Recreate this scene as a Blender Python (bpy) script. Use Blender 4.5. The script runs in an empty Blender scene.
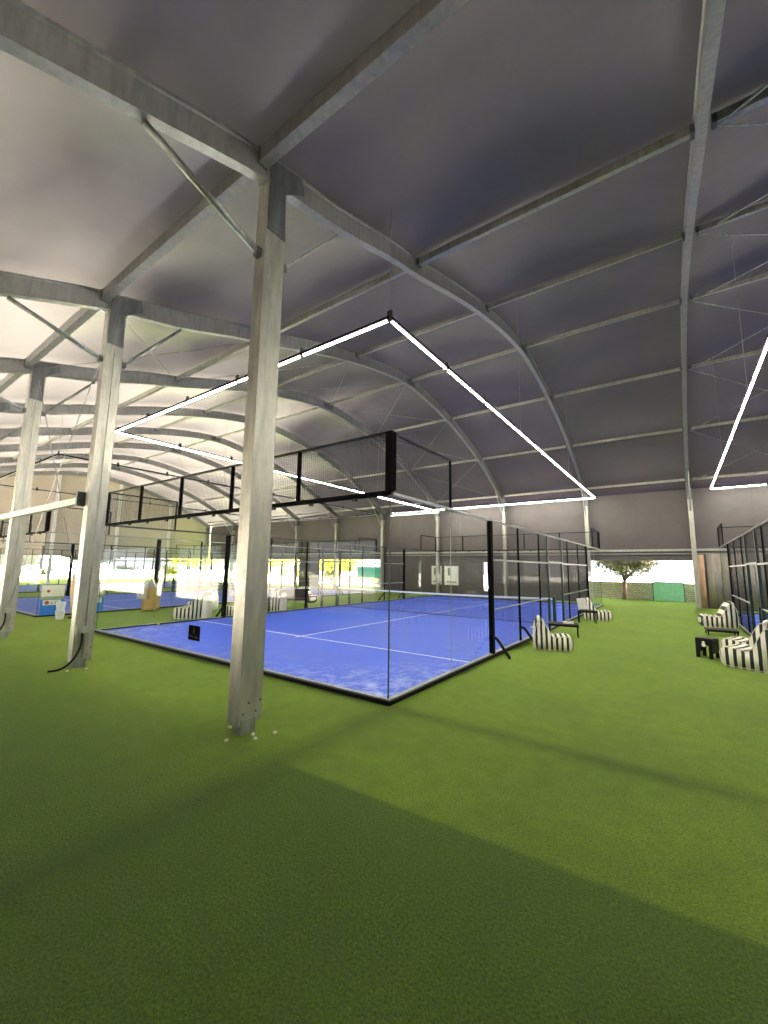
import bpy, math, random
from mathutils import Vector as V, Matrix
random.seed(7)
S = bpy.context.scene
COL = S.collection

# ------------------------------------------------------------------ helpers
class MB:
    def __init__(s): s.v=[]; s.f=[]
    def add(s, vs, fs):
        n=len(s.v); s.v+= [tuple(p) for p in vs]; s.f+= [tuple(i+n for i in f) for f in fs]; return s
    def box(s, x0,x1,y0,y1,z0,z1):
        return s.add([(x,y,z) for x in (x0,x1) for y in (y0,y1) for z in (z0,z1)],
                     [(0,1,3,2),(4,6,7,5),(0,4,5,1),(2,3,7,6),(0,2,6,4),(1,5,7,3)])
    def bar(s, p, q, w, h=None, up=(0,0,1)):
        h=h or w; p=V(p); q=V(q); d=(q-p).normalized(); up=V(up)
        if abs(d.dot(up))>.99: up=V((0,1,0))
        a=d.cross(up).normalized()*w/2; b=a.cross(d).normalized()*h/2
        return s.add([p-a-b,p+a-b,p+a+b,p-a+b,q-a-b,q+a-b,q+a+b,q-a+b],
                     [(3,2,1,0),(4,5,6,7),(0,1,5,4),(1,2,6,5),(2,3,7,6),(3,0,4,7)])
    def tube(s, pts, r, n=8, cap=True):
        pts=[V(p) for p in pts]; rs = r if isinstance(r,(list,tuple)) else [r]*len(pts)
        base=len(s.v); prev=None
        for i,p in enumerate(pts):
            d=(pts[min(i+1,len(pts)-1)]-pts[max(i-1,0)]).normalized()
            if prev is None:
                up=V((0,0,1)) if abs(d.z)<.9 else V((0,1,0)); a=d.cross(up).normalized()
            else: a=(prev-d*prev.dot(d)).normalized()
            prev=a; b=d.cross(a)
            for k in range(n):
                t=2*math.pi*k/n; s.v.append(tuple(p+(a*math.cos(t)+b*math.sin(t))*rs[i]))
        for i in range(len(pts)-1):
            for k in range(n):
                a0=base+i*n+k; a1=base+i*n+(k+1)%n
                s.f.append((a0,a1,a1+n,a0+n))
        if cap:
            s.f.append(tuple(base+k for k in range(n))[::-1]); s.f.append(tuple(base+(len(pts)-1)*n+k for k in range(n)))
        return s
    def sweep(s, pts, prof, ups):
        """prof: (side, up) outline swept along pts; side = +X always"""
        base=len(s.v); n=len(prof)
        for p,u in zip(pts,ups):
            for a,b in prof: s.v.append((p[0]+a, p[1]+u[1]*b, p[2]+u[2]*b))
        for i in range(len(pts)-1):
            for k in range(n):
                a0=base+i*n+k; a1=base+i*n+(k+1)%n
                s.f.append((a0,a1,a1+n,a0+n))
        s.f.append(tuple(base+k for k in range(n))[::-1]); s.f.append(tuple(base+(len(pts)-1)*n+k for k in range(n)))
        return s
    def build(s, name, mat, parent=None, smooth=False, bevel=0):
        me=bpy.data.meshes.new(name); me.from_pydata(s.v,[],s.f); me.validate(); me.update()
        import bmesh
        bm=bmesh.new(); bm.from_mesh(me); bmesh.ops.recalc_face_normals(bm,faces=bm.faces); bm.to_mesh(me); bm.free()
        if smooth:
            for p in me.polygons: p.use_smooth=True
        me.materials.append(mat)
        o=bpy.data.objects.new(name,me); COL.objects.link(o)
        if parent: o.parent=parent
        if bevel:
            m=o.modifiers.new('bevel','BEVEL'); m.width=bevel; m.segments=2; m.limit_method='ANGLE'
        return o

def tag(o, label=None, cat=None, group=None, kind=None):
    if label: o['label']=label
    if cat: o['category']=cat
    if group: o['group']=group
    if kind: o['kind']=kind
    return o
def empty(name, loc=(0,0,0), rz=0):
    o=bpy.data.objects.new(name,None); COL.objects.link(o); o.location=loc; o.rotation_euler.z=rz; o.empty_display_size=.2; return o
def copy_tree(o, parent=None):
    c=o.copy(); COL.objects.link(c); c.parent=parent
    for ch in list(o.children): copy_tree(ch,c)
    return c
def catmull(P, n=6, closed=False):
    out=[]; L=len(P)
    rng = range(L) if closed else range(L-1)
    for i in rng:
        g=lambda j: P[j%L] if closed else P[max(0,min(L-1,j))]
        a,b,c,d=g(i-1),g(i),g(i+1),g(i+2)
        for k in range(n):
            t=k/n
            out.append(tuple(.5*((2*b[m])+(-a[m]+c[m])*t+(2*a[m]-5*b[m]+4*c[m]-d[m])*t*t+(-a[m]+3*b[m]-3*c[m]+d[m])*t**3) for m in range(len(b))))
    if not closed: out.append(tuple(P[-1]))
    return out
ORD=['first','second','third','fourth','fifth','sixth','seventh','eighth','ninth','tenth']

# ------------------------------------------------------------------ materials
def srgb(r,g,b):
    f=lambda c:(c/255/12.92) if c/255<=.04045 else ((c/255+.055)/1.055)**2.4
    return (f(r),f(g),f(b),1)
class NT:
    def __init__(s, name):
        s.m=bpy.data.materials.new(name); s.m.use_nodes=True; s.t=s.m.node_tree; s.t.nodes.clear()
        s.out=s.n('ShaderNodeOutputMaterial')
    def n(s, ty, **kw):
        nd=s.t.nodes.new(ty)
        for k,v in kw.items():
            if k in nd.inputs: nd.inputs[k].default_value=v
            else: setattr(nd,k,v)
        return nd
    def l(s,a,b): s.t.links.new(a,b)
    def math(s, op, a, b=None, c=None):
        nd=s.n('ShaderNodeMath',operation=op)
        for i,x in enumerate((a,b,c)):
            if x is None: continue
            if isinstance(x,(int,float)): nd.inputs[i].default_value=x
            else: s.l(x,nd.inputs[i])
        return nd.outputs[0]
    def mix(s, fac, a, b):
        nd=s.n('ShaderNodeMix',data_type='RGBA')
        for i,x in zip((0,6,7),(fac,a,b)):
            if isinstance(x,(int,float,tuple)): nd.inputs[i].default_value=x
            else: s.l(x,nd.inputs[i])
        return nd.outputs[2]
    def noise(s, scale, detail=3, vec=None, rough=.5):
        nd=s.n('ShaderNodeTexNoise',Scale=scale,Detail=detail,Roughness=rough)
        if vec: s.l(vec,nd.inputs['Vector'])
        return nd.outputs['Fac']
    def ramp(s, fac, stops):
        nd=s.n('ShaderNodeValToRGB'); s.l(fac,nd.inputs[0]); e=nd.color_ramp.elements
        while len(e)<len(stops): e.new(.5)
        for el,(p,c) in zip(e,stops): el.position=p; el.color=c if isinstance(c,tuple) else (c,c,c,1)
        return nd.outputs[0]
    def bsdf(s, col, rough=.5, metal=0, bump=None, bstr=.3, bdist=.01, **kw):
        b=s.n('ShaderNodeBsdfPrincipled')
        for k,x in (('Base Color',col),('Roughness',rough),('Metallic',metal)):
            if isinstance(x,(int,float,tuple)): b.inputs[k].default_value=x
            else: s.l(x,b.inputs[k])
        for k,v in kw.items(): b.inputs[k].default_value=v
        if bump is not None:
            bp=s.n('ShaderNodeBump',Strength=bstr,Distance=bdist); s.l(bump,bp.inputs['Height']); s.l(bp.outputs[0],b.inputs['Normal'])
        s.l(b.outputs[0],s.out.inputs[0]); return b
def simple(name, col, rough=.5, metal=0, var=.12, scale=6, **kw):
    t=NT(name); tc=t.n('ShaderNodeTexCoord').outputs['Object']
    nz=t.noise(scale,4,tc); d=tuple(c*(1-var) for c in col[:3])+(1,); l=tuple(min(1,c*(1+var)) for c in col[:3])+(1,)
    t.bsdf(t.ramp(nz,[(.3,d),(.7,l)]),rough,metal,**kw); return t.m
M={}
def mat_turf():
    t=NT('artificial_turf'); tc=t.n('ShaderNodeTexCoord').outputs['Object']
    sep=t.n('ShaderNodeSeparateXYZ'); t.l(tc,sep.inputs[0]); x,y=sep.outputs[0],sep.outputs[1]
    fine=t.ramp(t.noise(60,4,tc,.85),[(.36,0.),(.64,1.)]); mid=t.noise(5,4,tc,.6); big=t.noise(.55,2,tc)
    # turf darker outside the columns: sharp edge at right, gradual at left
    def mrange(v,a,b,lo=0.,hi=1.):
        m=t.n('ShaderNodeMapRange'); t.l(v,m.inputs[0])
        for k,q in zip((1,2,3,4),(a,b,lo,hi)): m.inputs[k].default_value=q
        return m.outputs[0]
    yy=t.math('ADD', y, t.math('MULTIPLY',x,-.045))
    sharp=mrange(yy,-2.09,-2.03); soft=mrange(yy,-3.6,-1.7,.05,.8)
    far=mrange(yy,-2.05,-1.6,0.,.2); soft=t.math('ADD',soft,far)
    sel=mrange(x,.0,.35); roll=t.math('ADD',t.math('MULTIPLY',sharp,sel),t.math('MULTIPLY',soft,t.math('SUBTRACT',1.,sel)))  # roll: blend factor from the dark turf tone to the light one
    # soft darker bands mixed into the turf colour, meeting near the court corner
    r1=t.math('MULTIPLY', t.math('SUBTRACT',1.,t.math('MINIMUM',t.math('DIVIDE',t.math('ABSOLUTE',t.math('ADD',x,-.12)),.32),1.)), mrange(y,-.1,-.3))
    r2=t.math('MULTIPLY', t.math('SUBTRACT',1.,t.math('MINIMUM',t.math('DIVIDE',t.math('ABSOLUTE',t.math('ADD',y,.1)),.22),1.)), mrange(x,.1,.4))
    dark_band=t.math('MULTIPLY',t.math('MAXIMUM',r1,r2),.38)
    seam=t.math('PINGPONG', t.math('ADD', x, 1.05), 2.0)
    lane=t.math('MULTIPLY', t.math('LESS_THAN', seam, .012), .07)
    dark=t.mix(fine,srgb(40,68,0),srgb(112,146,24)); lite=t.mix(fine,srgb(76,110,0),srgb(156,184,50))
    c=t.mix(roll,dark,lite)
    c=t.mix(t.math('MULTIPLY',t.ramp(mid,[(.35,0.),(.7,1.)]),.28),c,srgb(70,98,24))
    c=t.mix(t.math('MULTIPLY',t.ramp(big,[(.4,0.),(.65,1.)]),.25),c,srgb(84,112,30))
    c=t.mix(lane,c,srgb(40,66,14)); c=t.mix(dark_band,c,srgb(40,68,8))
    h=t.math('ADD', t.math('MULTIPLY',fine,.7), mid)
    t.bsdf(c,.9,0,h,.9,.02,**{'Specular IOR Level':.15,'Sheen Weight':.1}); return t.m
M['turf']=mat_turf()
def mat_court():
    t=NT('court_blue'); tc=t.n('ShaderNodeTexCoord').outputs['Object']
    sep=t.n('ShaderNodeSeparateXYZ'); t.l(tc,sep.inputs[0]); x,y=sep.outputs[0],sep.outputs[1]
    fine=t.noise(120,2,tc); base=t.mix(fine,srgb(30,68,196),srgb(46,94,224))
    ex=t.math('MINIMUM', t.math('MULTIPLY',x,-1.), t.math('ADD',x,10.)); ey=t.math('MINIMUM',y,t.math('SUBTRACT',20.,y))
    e=t.math('MINIMUM',ex,ey); edge=t.math('SUBTRACT',1.,t.math('MULTIPLY',e,.55)); edge=t.math('MAXIMUM',edge,0.)
    corner=t.math('MAXIMUM',t.math('SUBTRACT',1.,t.math('MULTIPLY',t.math('ADD',ex,ey),.28)),0.)
    nz=t.ramp(t.noise(3.2,6,tc,.75),[(.45,0.),(.68,1.)])
    sand=t.math('MINIMUM',t.math('MULTIPLY',nz,t.math('ADD',t.math('MULTIPLY',edge,.25),corner)),.8)
    c=t.mix(sand,base,srgb(176,186,226))
    t.bsdf(c,.5,0,fine,.15,.004,**{'Specular IOR Level':.35}); return t.m
M['court']=mat_court()
M['line']=simple('white_line_paint',srgb(225,230,245),.6,0,.04,20)
def mat_alu(name, a, b, rough=.42, metal=.75):
    t=NT(name); tc=t.n('ShaderNodeTexCoord').outputs['Object']
    mp=t.n('ShaderNodeMapping'); t.l(tc,mp.inputs[0]); mp.inputs['Scale'].default_value=(7,7,1.2)
    nz=t.noise(1.6,5,mp.outputs[0],.55); sc=t.noise(14,3,tc)
    c=t.ramp(nz,[(.3,a),(.72,b)])
    r=t.ramp(sc,[(.3,rough-.08),(.7,rough+.12)])
    t.bsdf(c,r,metal,sc,.08,.004); return t.m
M['alu']=mat_alu('mill_aluminium',srgb(146,146,136),srgb(176,175,164),.42,.5)
M['alu_dull']=mat_alu('weathered_aluminium',srgb(124,124,124),srgb(146,146,145),.45,.4)
M['galv']=mat_alu('galvanised_steel',srgb(118,124,122),srgb(168,172,168),.45,.8)
M['plate']=mat_alu('gusset_steel',srgb(78,82,84),srgb(112,114,114),.5,.4)
M['black']=simple('black_powder_coat',(.004,.004,.005,1),.45,0,.2,12,**{'Specular IOR Level':.2})
M['matte']=simple('matte_black_print',(.004,.004,.005,1),.9,0,.1,8,**{'Specular IOR Level':.05})
M['dgreen']=simple('dark_green_paint',srgb(18,48,40),.4,0,.2,12)
M['railgrey']=simple('grey_rail_paint',srgb(150,152,150),.45,.2,.1,8)
M['darkrail']=simple('dark_grey_rail',srgb(52,54,56),.45,.2,.1,8)
M['wire']=simple('black_wire_mesh',(.02,.02,.022,1),.5,.2,.1,8)
def mat_membrane(name, a, b, trans=.0, rough=.42):
    t=NT(name); tc=t.n('ShaderNodeTexCoord').outputs['Object']
    nz=t.noise(1.3,5,tc,.6); wr=t.noise(.55,3,tc)
    sep=t.n('ShaderNodeSeparateXYZ'); t.l(tc,sep.inputs[0])
    sm=t.math('LESS_THAN', t.math('PINGPONG', t.math('ADD',sep.outputs[0],.82), 2.5), .0)
    sy=t.math('LESS_THAN', t.math('PINGPONG', t.math('ADD', sep.outputs[0], 3.32), 2.5), .012)
    c=t.mix(t.math('MULTIPLY',sy,.3), t.ramp(nz,[(.3,a),(.7,b)]), srgb(60,60,62))
    h=t.math('ADD', t.math('MULTIPLY',wr,1.), t.math('MULTIPLY',nz,.12))
    b_=t.bsdf(c,rough,0,h,.25,.12,**{'Specular IOR Level':.4})
    if trans:
        tl=t.n('ShaderNodeBsdfTranslucent'); tl.inputs[0].default_value=(1,.93,.82,1)
        mx=t.n('ShaderNodeMixShader'); mx.inputs[0].default_value=trans
        t.l(b_.outputs[0],mx.inputs[1]); t.l(tl.outputs[0],mx.inputs[2]); t.l(mx.outputs[0],t.out.inputs[0])
    return t.m
M['membrane']=mat_membrane('roof_membrane',srgb(57,51,64),srgb(63,56,70),.0145,.42)
M['wallpvc']=mat_membrane('wall_membrane',srgb(80,75,73),srgb(88,82,80),0,.5)
M['gablepvc']=mat_membrane('gable_membrane',srgb(176,166,154),srgb(184,174,160),.10,.5)
def mat_glass():
    t=NT('tempered_glass'); lw=t.n('ShaderNodeFresnel',IOR=1.5); geo=t.n('ShaderNodeNewGeometry')
    f=t.math('MULTIPLY', lw.outputs[0], t.math('SUBTRACT',1.,geo.outputs['Backfacing']))
    f=t.math('MULTIPLY', f, .75)
    tr=t.n('ShaderNodeBsdfTransparent'); tr.inputs[0].default_value=(.975,.99,.982,1)
    gl=t.n('ShaderNodeBsdfGlossy'); gl.inputs['Roughness'].default_value=.0
    mx=t.n('ShaderNodeMixShader'); t.l(f,mx.inputs[0]); t.l(tr.outputs[0],mx.inputs[1]); t.l(gl.outputs[0],mx.inputs[2])
    t.l(mx.outputs[0],t.out.inputs[0]); return t.m
M['glass']=mat_glass()
def mat_emit(name, col, st):
    t=NT(name); e=t.n('ShaderNodeEmission',Strength=st); e.inputs[0].default_value=col; t.l(e.outputs[0],t.out.inputs[0]); return t.m
TUBE=118.
M['tube']=mat_emit('led_tube_lit',(1,.95,.82,1),TUBE)
M['tube_dim']=mat_emit('led_tube_dim',(1,.95,.82,1),7.)
M['tube_off']=simple('led_tube_unlit',srgb(200,205,200),.3,0,.05)
def mat_stripe():
    t=NT('striped_canvas'); tc=t.n('ShaderNodeTexCoord').outputs['Object']
    sep=t.n('ShaderNodeSeparateXYZ'); t.l(tc,sep.inputs[0])
    w=t.noise(3,2,tc); xx=t.math('ADD',sep.outputs[0],t.math('MULTIPLY',w,.03))
    k=t.math('LESS_THAN', t.math('FRACT', t.math('DIVIDE',xx,.135)), .44)
    c=t.mix(k,srgb(228,222,205),srgb(34,42,40))
    t.bsdf(c,.85,0,t.noise(9,3,tc),.5,.03); return t.m
M['stripe']=mat_stripe()
M['cream']=simple('cream_canvas',srgb(215,208,190),.85)
M['wood']=simple('pale_wood',srgb(176,142,82),.6,0,.15,9)
M['dwood']=simple('dark_brown_rattan',srgb(44,34,32),.6,0,.3,30)
M['plastic_white']=simple('white_plastic',srgb(228,232,228),.35,0,.04)
M['beige']=simple('beige_cloth',srgb(205,178,150),.85,0,.08)
M['banner_blue']=simple('banner_blue',srgb(36,122,214),.45,0,.08,3)
M['banner_white']=simple('banner_white',srgb(212,214,198),.5,0,.06,3)
M['banner_green']=simple('banner_green',srgb(140,160,110),.5,0,.06,3)
M['logo_red']=simple('logo_crimson',srgb(158,24,62),.45)
M['logo_grey']=simple('logo_grey',srgb(128,132,134),.45)
M['gold']=simple('gold_print',srgb(150,120,56),.4)
M['greyprint']=simple('grey_print',srgb(116,124,128),.5)
M['paper']=simple('white_paper',srgb(225,226,214),.6,0,.05,8)
M['ball']=simple('tennis_ball_felt',srgb(214,226,120),.9)
M['cap']=simple('white_cap',srgb(225,225,205),.5)
M['pvcpanel']=simple('grey_pvc_curtain',srgb(146,140,128),.5,0,.12,2)
M['orangey']=simple('sand_curtain',srgb(198,160,132),.7,0,.08,3)
# outdoors
M['ground']=simple('pale_paving',srgb(214,206,194),.9,0,.06,.6)
M['bark']=simple('tree_bark',srgb(132,112,102),.9,0,.25,12)
M['leaf']=simple('olive_leaves',srgb(140,142,112),.8,0,.35,30)
M['leafy']=simple('yellow_green_leaves',srgb(178,176,40),.8,0,.25,20)
M['leafd']=simple('green_leaves',srgb(92,120,50),.8,0,.3,20)
M['grass']=simple('lawn_grass',srgb(150,176,70),.95,0,.2,3)
def mat_stonewall():
    t=NT('dry_stone'); tc=t.n('ShaderNodeTexCoord').outputs['Object']
    vo=t.n('ShaderNodeTexVoronoi',Scale=3.2); t.l(tc,vo.inputs['Vector'])
    b=t.n('ShaderNodeTexBrick',Scale=2.2); 
    mp=t.n('ShaderNodeMapping'); mp.inputs['Rotation'].default_value=(math.pi/2,0,0); t.l(tc,mp.inputs[0]); t.l(mp.outputs[0],b.inputs['Vector'])
    b.inputs['Color1'].default_value=srgb(226,216,210); b.inputs['Color2'].default_value=srgb(196,186,184); b.inputs['Mortar'].default_value=srgb(150,166,116)
    b.inputs['Mortar Size'].default_value=.05
    t.bsdf(b.outputs[0] ,.95,0,vo.outputs[0],.6,.05); return t.m
M['stone']=mat_stonewall()
M['greenscreen']=simple('green_screen_cloth',srgb(150,220,186),.8,0,.1,5)
M['teal']=simple('teal_sheet',srgb(70,190,180),.7,0,.1,4)
M['wallwhite']=simple('white_render',srgb(225,222,212),.85,0,.05,2)
M['roofred']=simple('terracotta_tile',srgb(178,110,80),.85,0,.15,8)
M['winglass']=simple('dark_window_glass',srgb(60,72,80),.15,0,.1,3)

# ------------------------------------------------------------------ roof profile
U=[(-7.7,4.95),(-4.6,6.1),(-3.2,6.62),(-2,7.05),(-.4,7.45),(1,7.92),(2.05,8.2),(4,8.82),(5.8,9.3),(7.5,9.65),(9.1,9.86),(10.5,9.86),(12.5,9.6),(14.5,9.18),(16.5,8.58),(18.2,7.9),(19.7,7.15),(21.0,6.5),(22.2,5.9)]
UC=catmull(U,6)
def zu(y):
    if y<=UC[0][0]: return UC[0][1]
    for (a,b),(c,d) in zip(UC,UC[1:]):
        if a<=y<=c: return b+(d-b)*(y-a)/(c-a)
    return UC[-1][1]
D=.38        # arch depth
WY=22.3      # far wall
def nrm(y):
    s=(zu(y+.1)-zu(y-.1))/.2; l=math.hypot(1,s); return (0,-s/l,1/l)
PY=[-2.05,2.0,6.0,9.8,13.8,17.8,21.3]
XF=[4.18+5*k for k in (3,2,1,0)]+[-.82-5*k for k in range(9)]    # 19.18 .. -40.82
def archname(x):
    k=round((x+.82)/5)
    if k==0: return 'arch on the nearest column'
    if k==1: return 'arch over the turf aisle'
    if k>1: return '%s arch past the aisle'%ORD[k-2]
    return '%s arch behind the nearest column'%ORD[-k-1]
def bayname(x0):
    k=round((x0+.82)/5)
    if k==0: return 'bay by the nearest column'
    if k==1: return 'bay over the turf aisle'
    if k>1: return '%s bay past the aisle'%ORD[k-2]
    return '%s bay behind the nearest column'%ORD[-k-1]

# ---- arches
prof=[(-.07,0),(.07,0),(.07,.03),(.05,.045),(.05,.325),(.07,.34),(.07,D),(-.07,D),(-.07,.34),(-.05,.325),(-.05,.045),(-.07,.03)]
ys=[-7.7+ i*(22.0+7.7)/66 for i in range(67)]
arch0=None
for x in XF:
    r=empty('roof_arch',(x+(.04 if x<0 else -.05),0,0))
    pts=[(0,y,zu(y)) for y in ys]; ups=[nrm(y) for y in ys]
    if arch0 is None:
        b=MB().sweep(pts,prof,ups).build('arch_rib',M['alu_dull'],r); arch0=b
        # bolted splice plates at two joints
        for y in (9.8,):
            MB().bar((.058,y-.35,zu(y-.35)+D/2),(.058,y+.35,zu(y+.35)+D/2),.012,.24).build('splice_plate',M['plate'],r,bevel=.003)
    else:
        for ch in arch0.parent.children:
            c=ch.copy(); COL.objects.link(c); c.parent=r
    tag(r,'curved aluminium roof rib, '+archname(x),'roof arch','aluminium roof arches spanning the tent')

# ---- column row
def groove_col(x, y0,y1,z1, groove, name='support_column'):
    r=empty(name,(x,(y0+y1)/2,0)); w=.105; h=(y1-y0)/2
    pr_=[(-w,-h),(w,-h),(w,-h+.0)]
    out=[(-w,-h),(w,-h)]
    if groove: out+= [(w,-.012),(w-.02,-.012),(w-.02,.012),(w,.012)]
    out+=[(w,h),(.02,h),(.02,h-.015),(-.02,h-.015),(-.02,h),(-w,h),(-w,.012),(-w+.02,.012),(-w+.02,-.012),(-w,-.012)]
    z0=.10
    vs=[(a,b,z) for z in (z0,z1) for a,b in out]; n=len(out)
    fs=[tuple(range(n))[::-1],tuple(range(n,2*n))]+[(k,(k+1)%n,(k+1)%n+n,k+n) for k in range(n)]
    MB().add(vs,fs).build('column_shaft',M['alu'],r)
    return r,w,h
COLY=(-1.94,-1.62)
cols=[]
for k,x in enumerate([-.82-5*i for i in range(9)]):
    r,w,h=groove_col(x,COLY[0],COLY[1],zu(-1.9)+.02,x<-1)
    kk=round((x+.82)/5)
    # foot: base shoe, plate, bolts
    MB().box(.0,.118,-.13,.07,0.0,.16).build('foot_shoe',M['galv'],r,bevel=.004)
    for (a,b) in ((.12,-.10),(.12,.07),(.12,-.03),(.12,.13)):
        zz=.22 if a and b in(-.10,.07) else .33
        MB().tube([(w-.004,b,zz),(w+.012,b,zz)],.012,6).build('bolt',M['plate'],r)
    # dark gusset on the head
    g=MB()
    y0,y1=-h,.62; zb=zu(-1.76)
    for sx in (1,-1):
        xx=sx*(w+.006) if sx>0 else -.05
        P=[(-h+.02,zb-.75),(-h+.02,zb+.30),(.05,zb+.36),(.42,zb+.46),(.47,zb+.22),(.3,zb+.1),(.12,zb-.05),(h,zb-.75)]
        vs=[(xx-.006,a,b) for a,b in P]+[(xx+.006,a,b) for a,b in P]; n=len(P)
        g.add(vs,[tuple(range(n))[::-1],tuple(range(n,2*n))]+[(i,(i+1)%n,(i+1)%n+n,i+n) for i in range(n)])
    g.build('gusset_plate',M['plate'],r)
    cols.append(r)
    if kk==0: lab='nearest broad aluminium column, standing on the turf by the court corner'
    else:
        lab='grooved aluminium column with a black cable at its foot, first behind the nearest column' if kk==-1 else \
            'grooved aluminium column, %s in the row behind the nearest column'%ORD[-kk-1]
    tag(r,lab,'column','aluminium columns in a row along the turf')
# caps (pegs) around the feet
for i,(x,y) in enumerate([(-1.0,-1.84),(-.71,-2.08),(-.62,-1.80),(-.46,-1.62),(-.5,-1.86),(-5.52,-2.05),(-5.45,-1.78)]):
    o=MB().tube([(0,0,0),(0,0,.018),(0,0,.022)],[.022,.02,.008],10).build('anchor_cap',M['cap']); o.location=(x,y,0)
    tag(o,'small white anchor cap on the turf '+('at the foot of the nearest column' if i<5 else 'at the foot of the column with the cable'),'cap','white caps around the nearest column' if i<5 else 'white caps around the cabled column')
# cables at columns two and three
for x,lab in ((-5.82,'black cable curving down from the second column onto the turf'),(-10.82,'black cable curving down from the third column onto the turf')):
    r=empty('power_cable',(x+.17,-1.95,0))
    MB().tube(catmull([(-.02,.12,.62),(-.02,.12,.4),(-.02,.05,.2),(.0,-.08,.07),(.0,-.2,.02),(-.02,-.34,.016)],6),.018,8).build('cable',M['black'],r,smooth=True)
    MB().box(-.05,-.012,.02,.24,.6,.74).build('cable_clip',M['alu'],r,bevel=.005)
    tag(r,lab,'cable')
# knee braces at columns
for x in [-.82-5*i for i in range(6)]:
    k=round((x+.82)/5)
    for side,(p,q,rr) in enumerate((((0,-3.45,zu(-3.45)-.02),(0,-1.96,6.02),.042),((0,-.42,zu(-.42)-.02),(0,-1.56,6.05),.034 if k<0 else .012))):
        r=empty('knee_brace',(x,0,0))
        MB().tube([p,q],rr,10).build('brace_tube',M['galv'],r,smooth=True)
        MB().bar((p[0],p[1]-.12,p[2]+.01),(p[0],p[1]+.12,p[2]+.01+ (.08)),.14,.03).build('clamp',M['plate'],r)
        MB().box(-.04,.04,min(q[1],q[1])-.05,q[1]+.05,q[2]-.06,q[2]+.06).build('end_bracket',M['plate'],r)
        what='thin steel rod' if (k==0 and side) else 'round steel tube'
        tag(r,'%s bracing the %s, on its %s side'%(what,'nearest column' if k==0 else '%s column behind the nearest'%ORD[-k-1], 'outer' if side==0 else 'court'),'brace')
# x cables + tie bar between columns two and three
for a,b,lab in ((6.9,.9,'thin wire running down from the second column head towards the third column foot'),(.9,6.9,'thin wire running up from the second column foot towards the third column head')):
    o=MB().tube([(-5.95,-1.76,a),(-10.7,-1.76,b)],.009,6).build('bracing_wire',M['galv']); tag(o,lab,'wire')
r=empty('tie_bar',(0,0,0)); MB().box(-11.9,-5.9,-2.06,-1.95,3.04,3.17).build('bar',M['alu'],r)
MB().box(-5.96,-5.88,-2.08,-1.945,3.0,3.28).build('end_bracket',M['dgreen'],r)
tag(r,'pale horizontal aluminium bar joining the second and third columns','bar')

# ---- purlins and eave beams
for x0,x1 in zip(XF[1:],XF[:-1]):   # x0<x1
    if x1>15: continue
    for j,y in enumerate(PY):
        n=nrm(y); 
        if j==0:
            zc=zu(-1.76)+.26; r=empty('eave_beam',(x0,y,zc))
            MB().box(.12,4.88,-.05,.05,-.17,.17).box(.12,4.88,-.07,.07,-.185,-.165).build('beam',M['alu_dull'],r)
            for e in (.02,4.88): MB().box(e,e+.1,-.07,.07,-.19,.19).build('end_cleat',M['plate'],r)
            tag(r,'deep aluminium beam on the column heads, '+bayname(x0),'beam','deep beams along the column heads')
        else:
            hh=.075 if j in(1,) else .06
            zc=zu(y)+D-hh-.03; r=empty('roof_purlin',(x0,y,zc))
            MB().box(.1,4.9,-hh*.6,hh*.6,-hh,hh).build('purlin_tube',M['alu'],r)
            for e in (.097,4.843): MB().box(e,e+.06,-.07,.07,-.09,.06).build('end_cleat',M['plate'],r)
            tag(r,'%s slim roof purlin from the columns, '%ORD[j-1]+bayname(x0),'purlin','slim roof purlins between the arches')
# ---- roof wind bracing cables
for x0 in (-10.82,4.18,-30.82):
    for j in range(6):
        ya,yb=PY[j],PY[j+1]
        for flip in (0,1):
            a,b=(ya,yb) if not flip else (yb,ya)
            a=max(a,-1.75); b=max(b,-1.75); p=V((x0+.15,a,zu(a)+.16)); q=V((x0+4.85,b,zu(b)+.16)); n=6
            pts=[]
            for i in range(n+1):
                t=i/n; y=a+(b-a)*t; l=p.lerp(q,t); pts.append((l.x,l.y,l.z-.02*math.sin(math.pi*t)))
            r=empty('bracing_cable',(0,0,0))
            MB().tube(pts,.010,5).build('wire',M['galv'],r)
            MB().tube([tuple(p.lerp(q,.06)),tuple(p.lerp(q,.12))],.02,6).build('turnbuckle',M['galv'],r)
            tag(r,'%s bracing wire of the %s crossed pair, %s'%('upper' if not flip else 'lower',ORD[j],bayname(x0)),'wire','diagonal wires under the roof')

# ---- membrane ceiling
lines=[-7.75]+[PY[0]]+PY[1:]+[WY]
segs=[]
for a,b in zip(lines,lines[1:]):
    n=max(2,round((b-a)/.5)); segs+=[(a+(b-a)*i/n,(i/n),(b-a)) for i in range(n)]
segs.append((WY,0,1))
xs=[]
for x0,x1 in sorted(zip(XF[1:],XF[:-1])):
    xs+=[(x0+5*i/12,i/12) for i in range(12)]
xs.append((XF[0],0))
mb=MB()
for y,t,ln in segs:
    for x,s in xs:
        bul=.40*min(1,ln/3.5)*(math.sin(math.pi*t)**.75)*(math.sin(math.pi*s)**.75) if 0<t<1 and 0<s<1 else 0
        n=nrm(y); k=D+.012+bul
        mb.v.append((x,y+n[1]*k,zu(y)+n[2]*k))
nx=len(xs)
for i in range(len(segs)-1):
    for j in range(nx-1):
        a=i*nx+j; mb.f.append((a,a+1,a+nx+1,a+nx))
ceil=mb.build('ceiling',M['membrane'],smooth=True); tag(ceil,'grey tent roof membrane bulging between the arches','ceiling',kind='structure')

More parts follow.
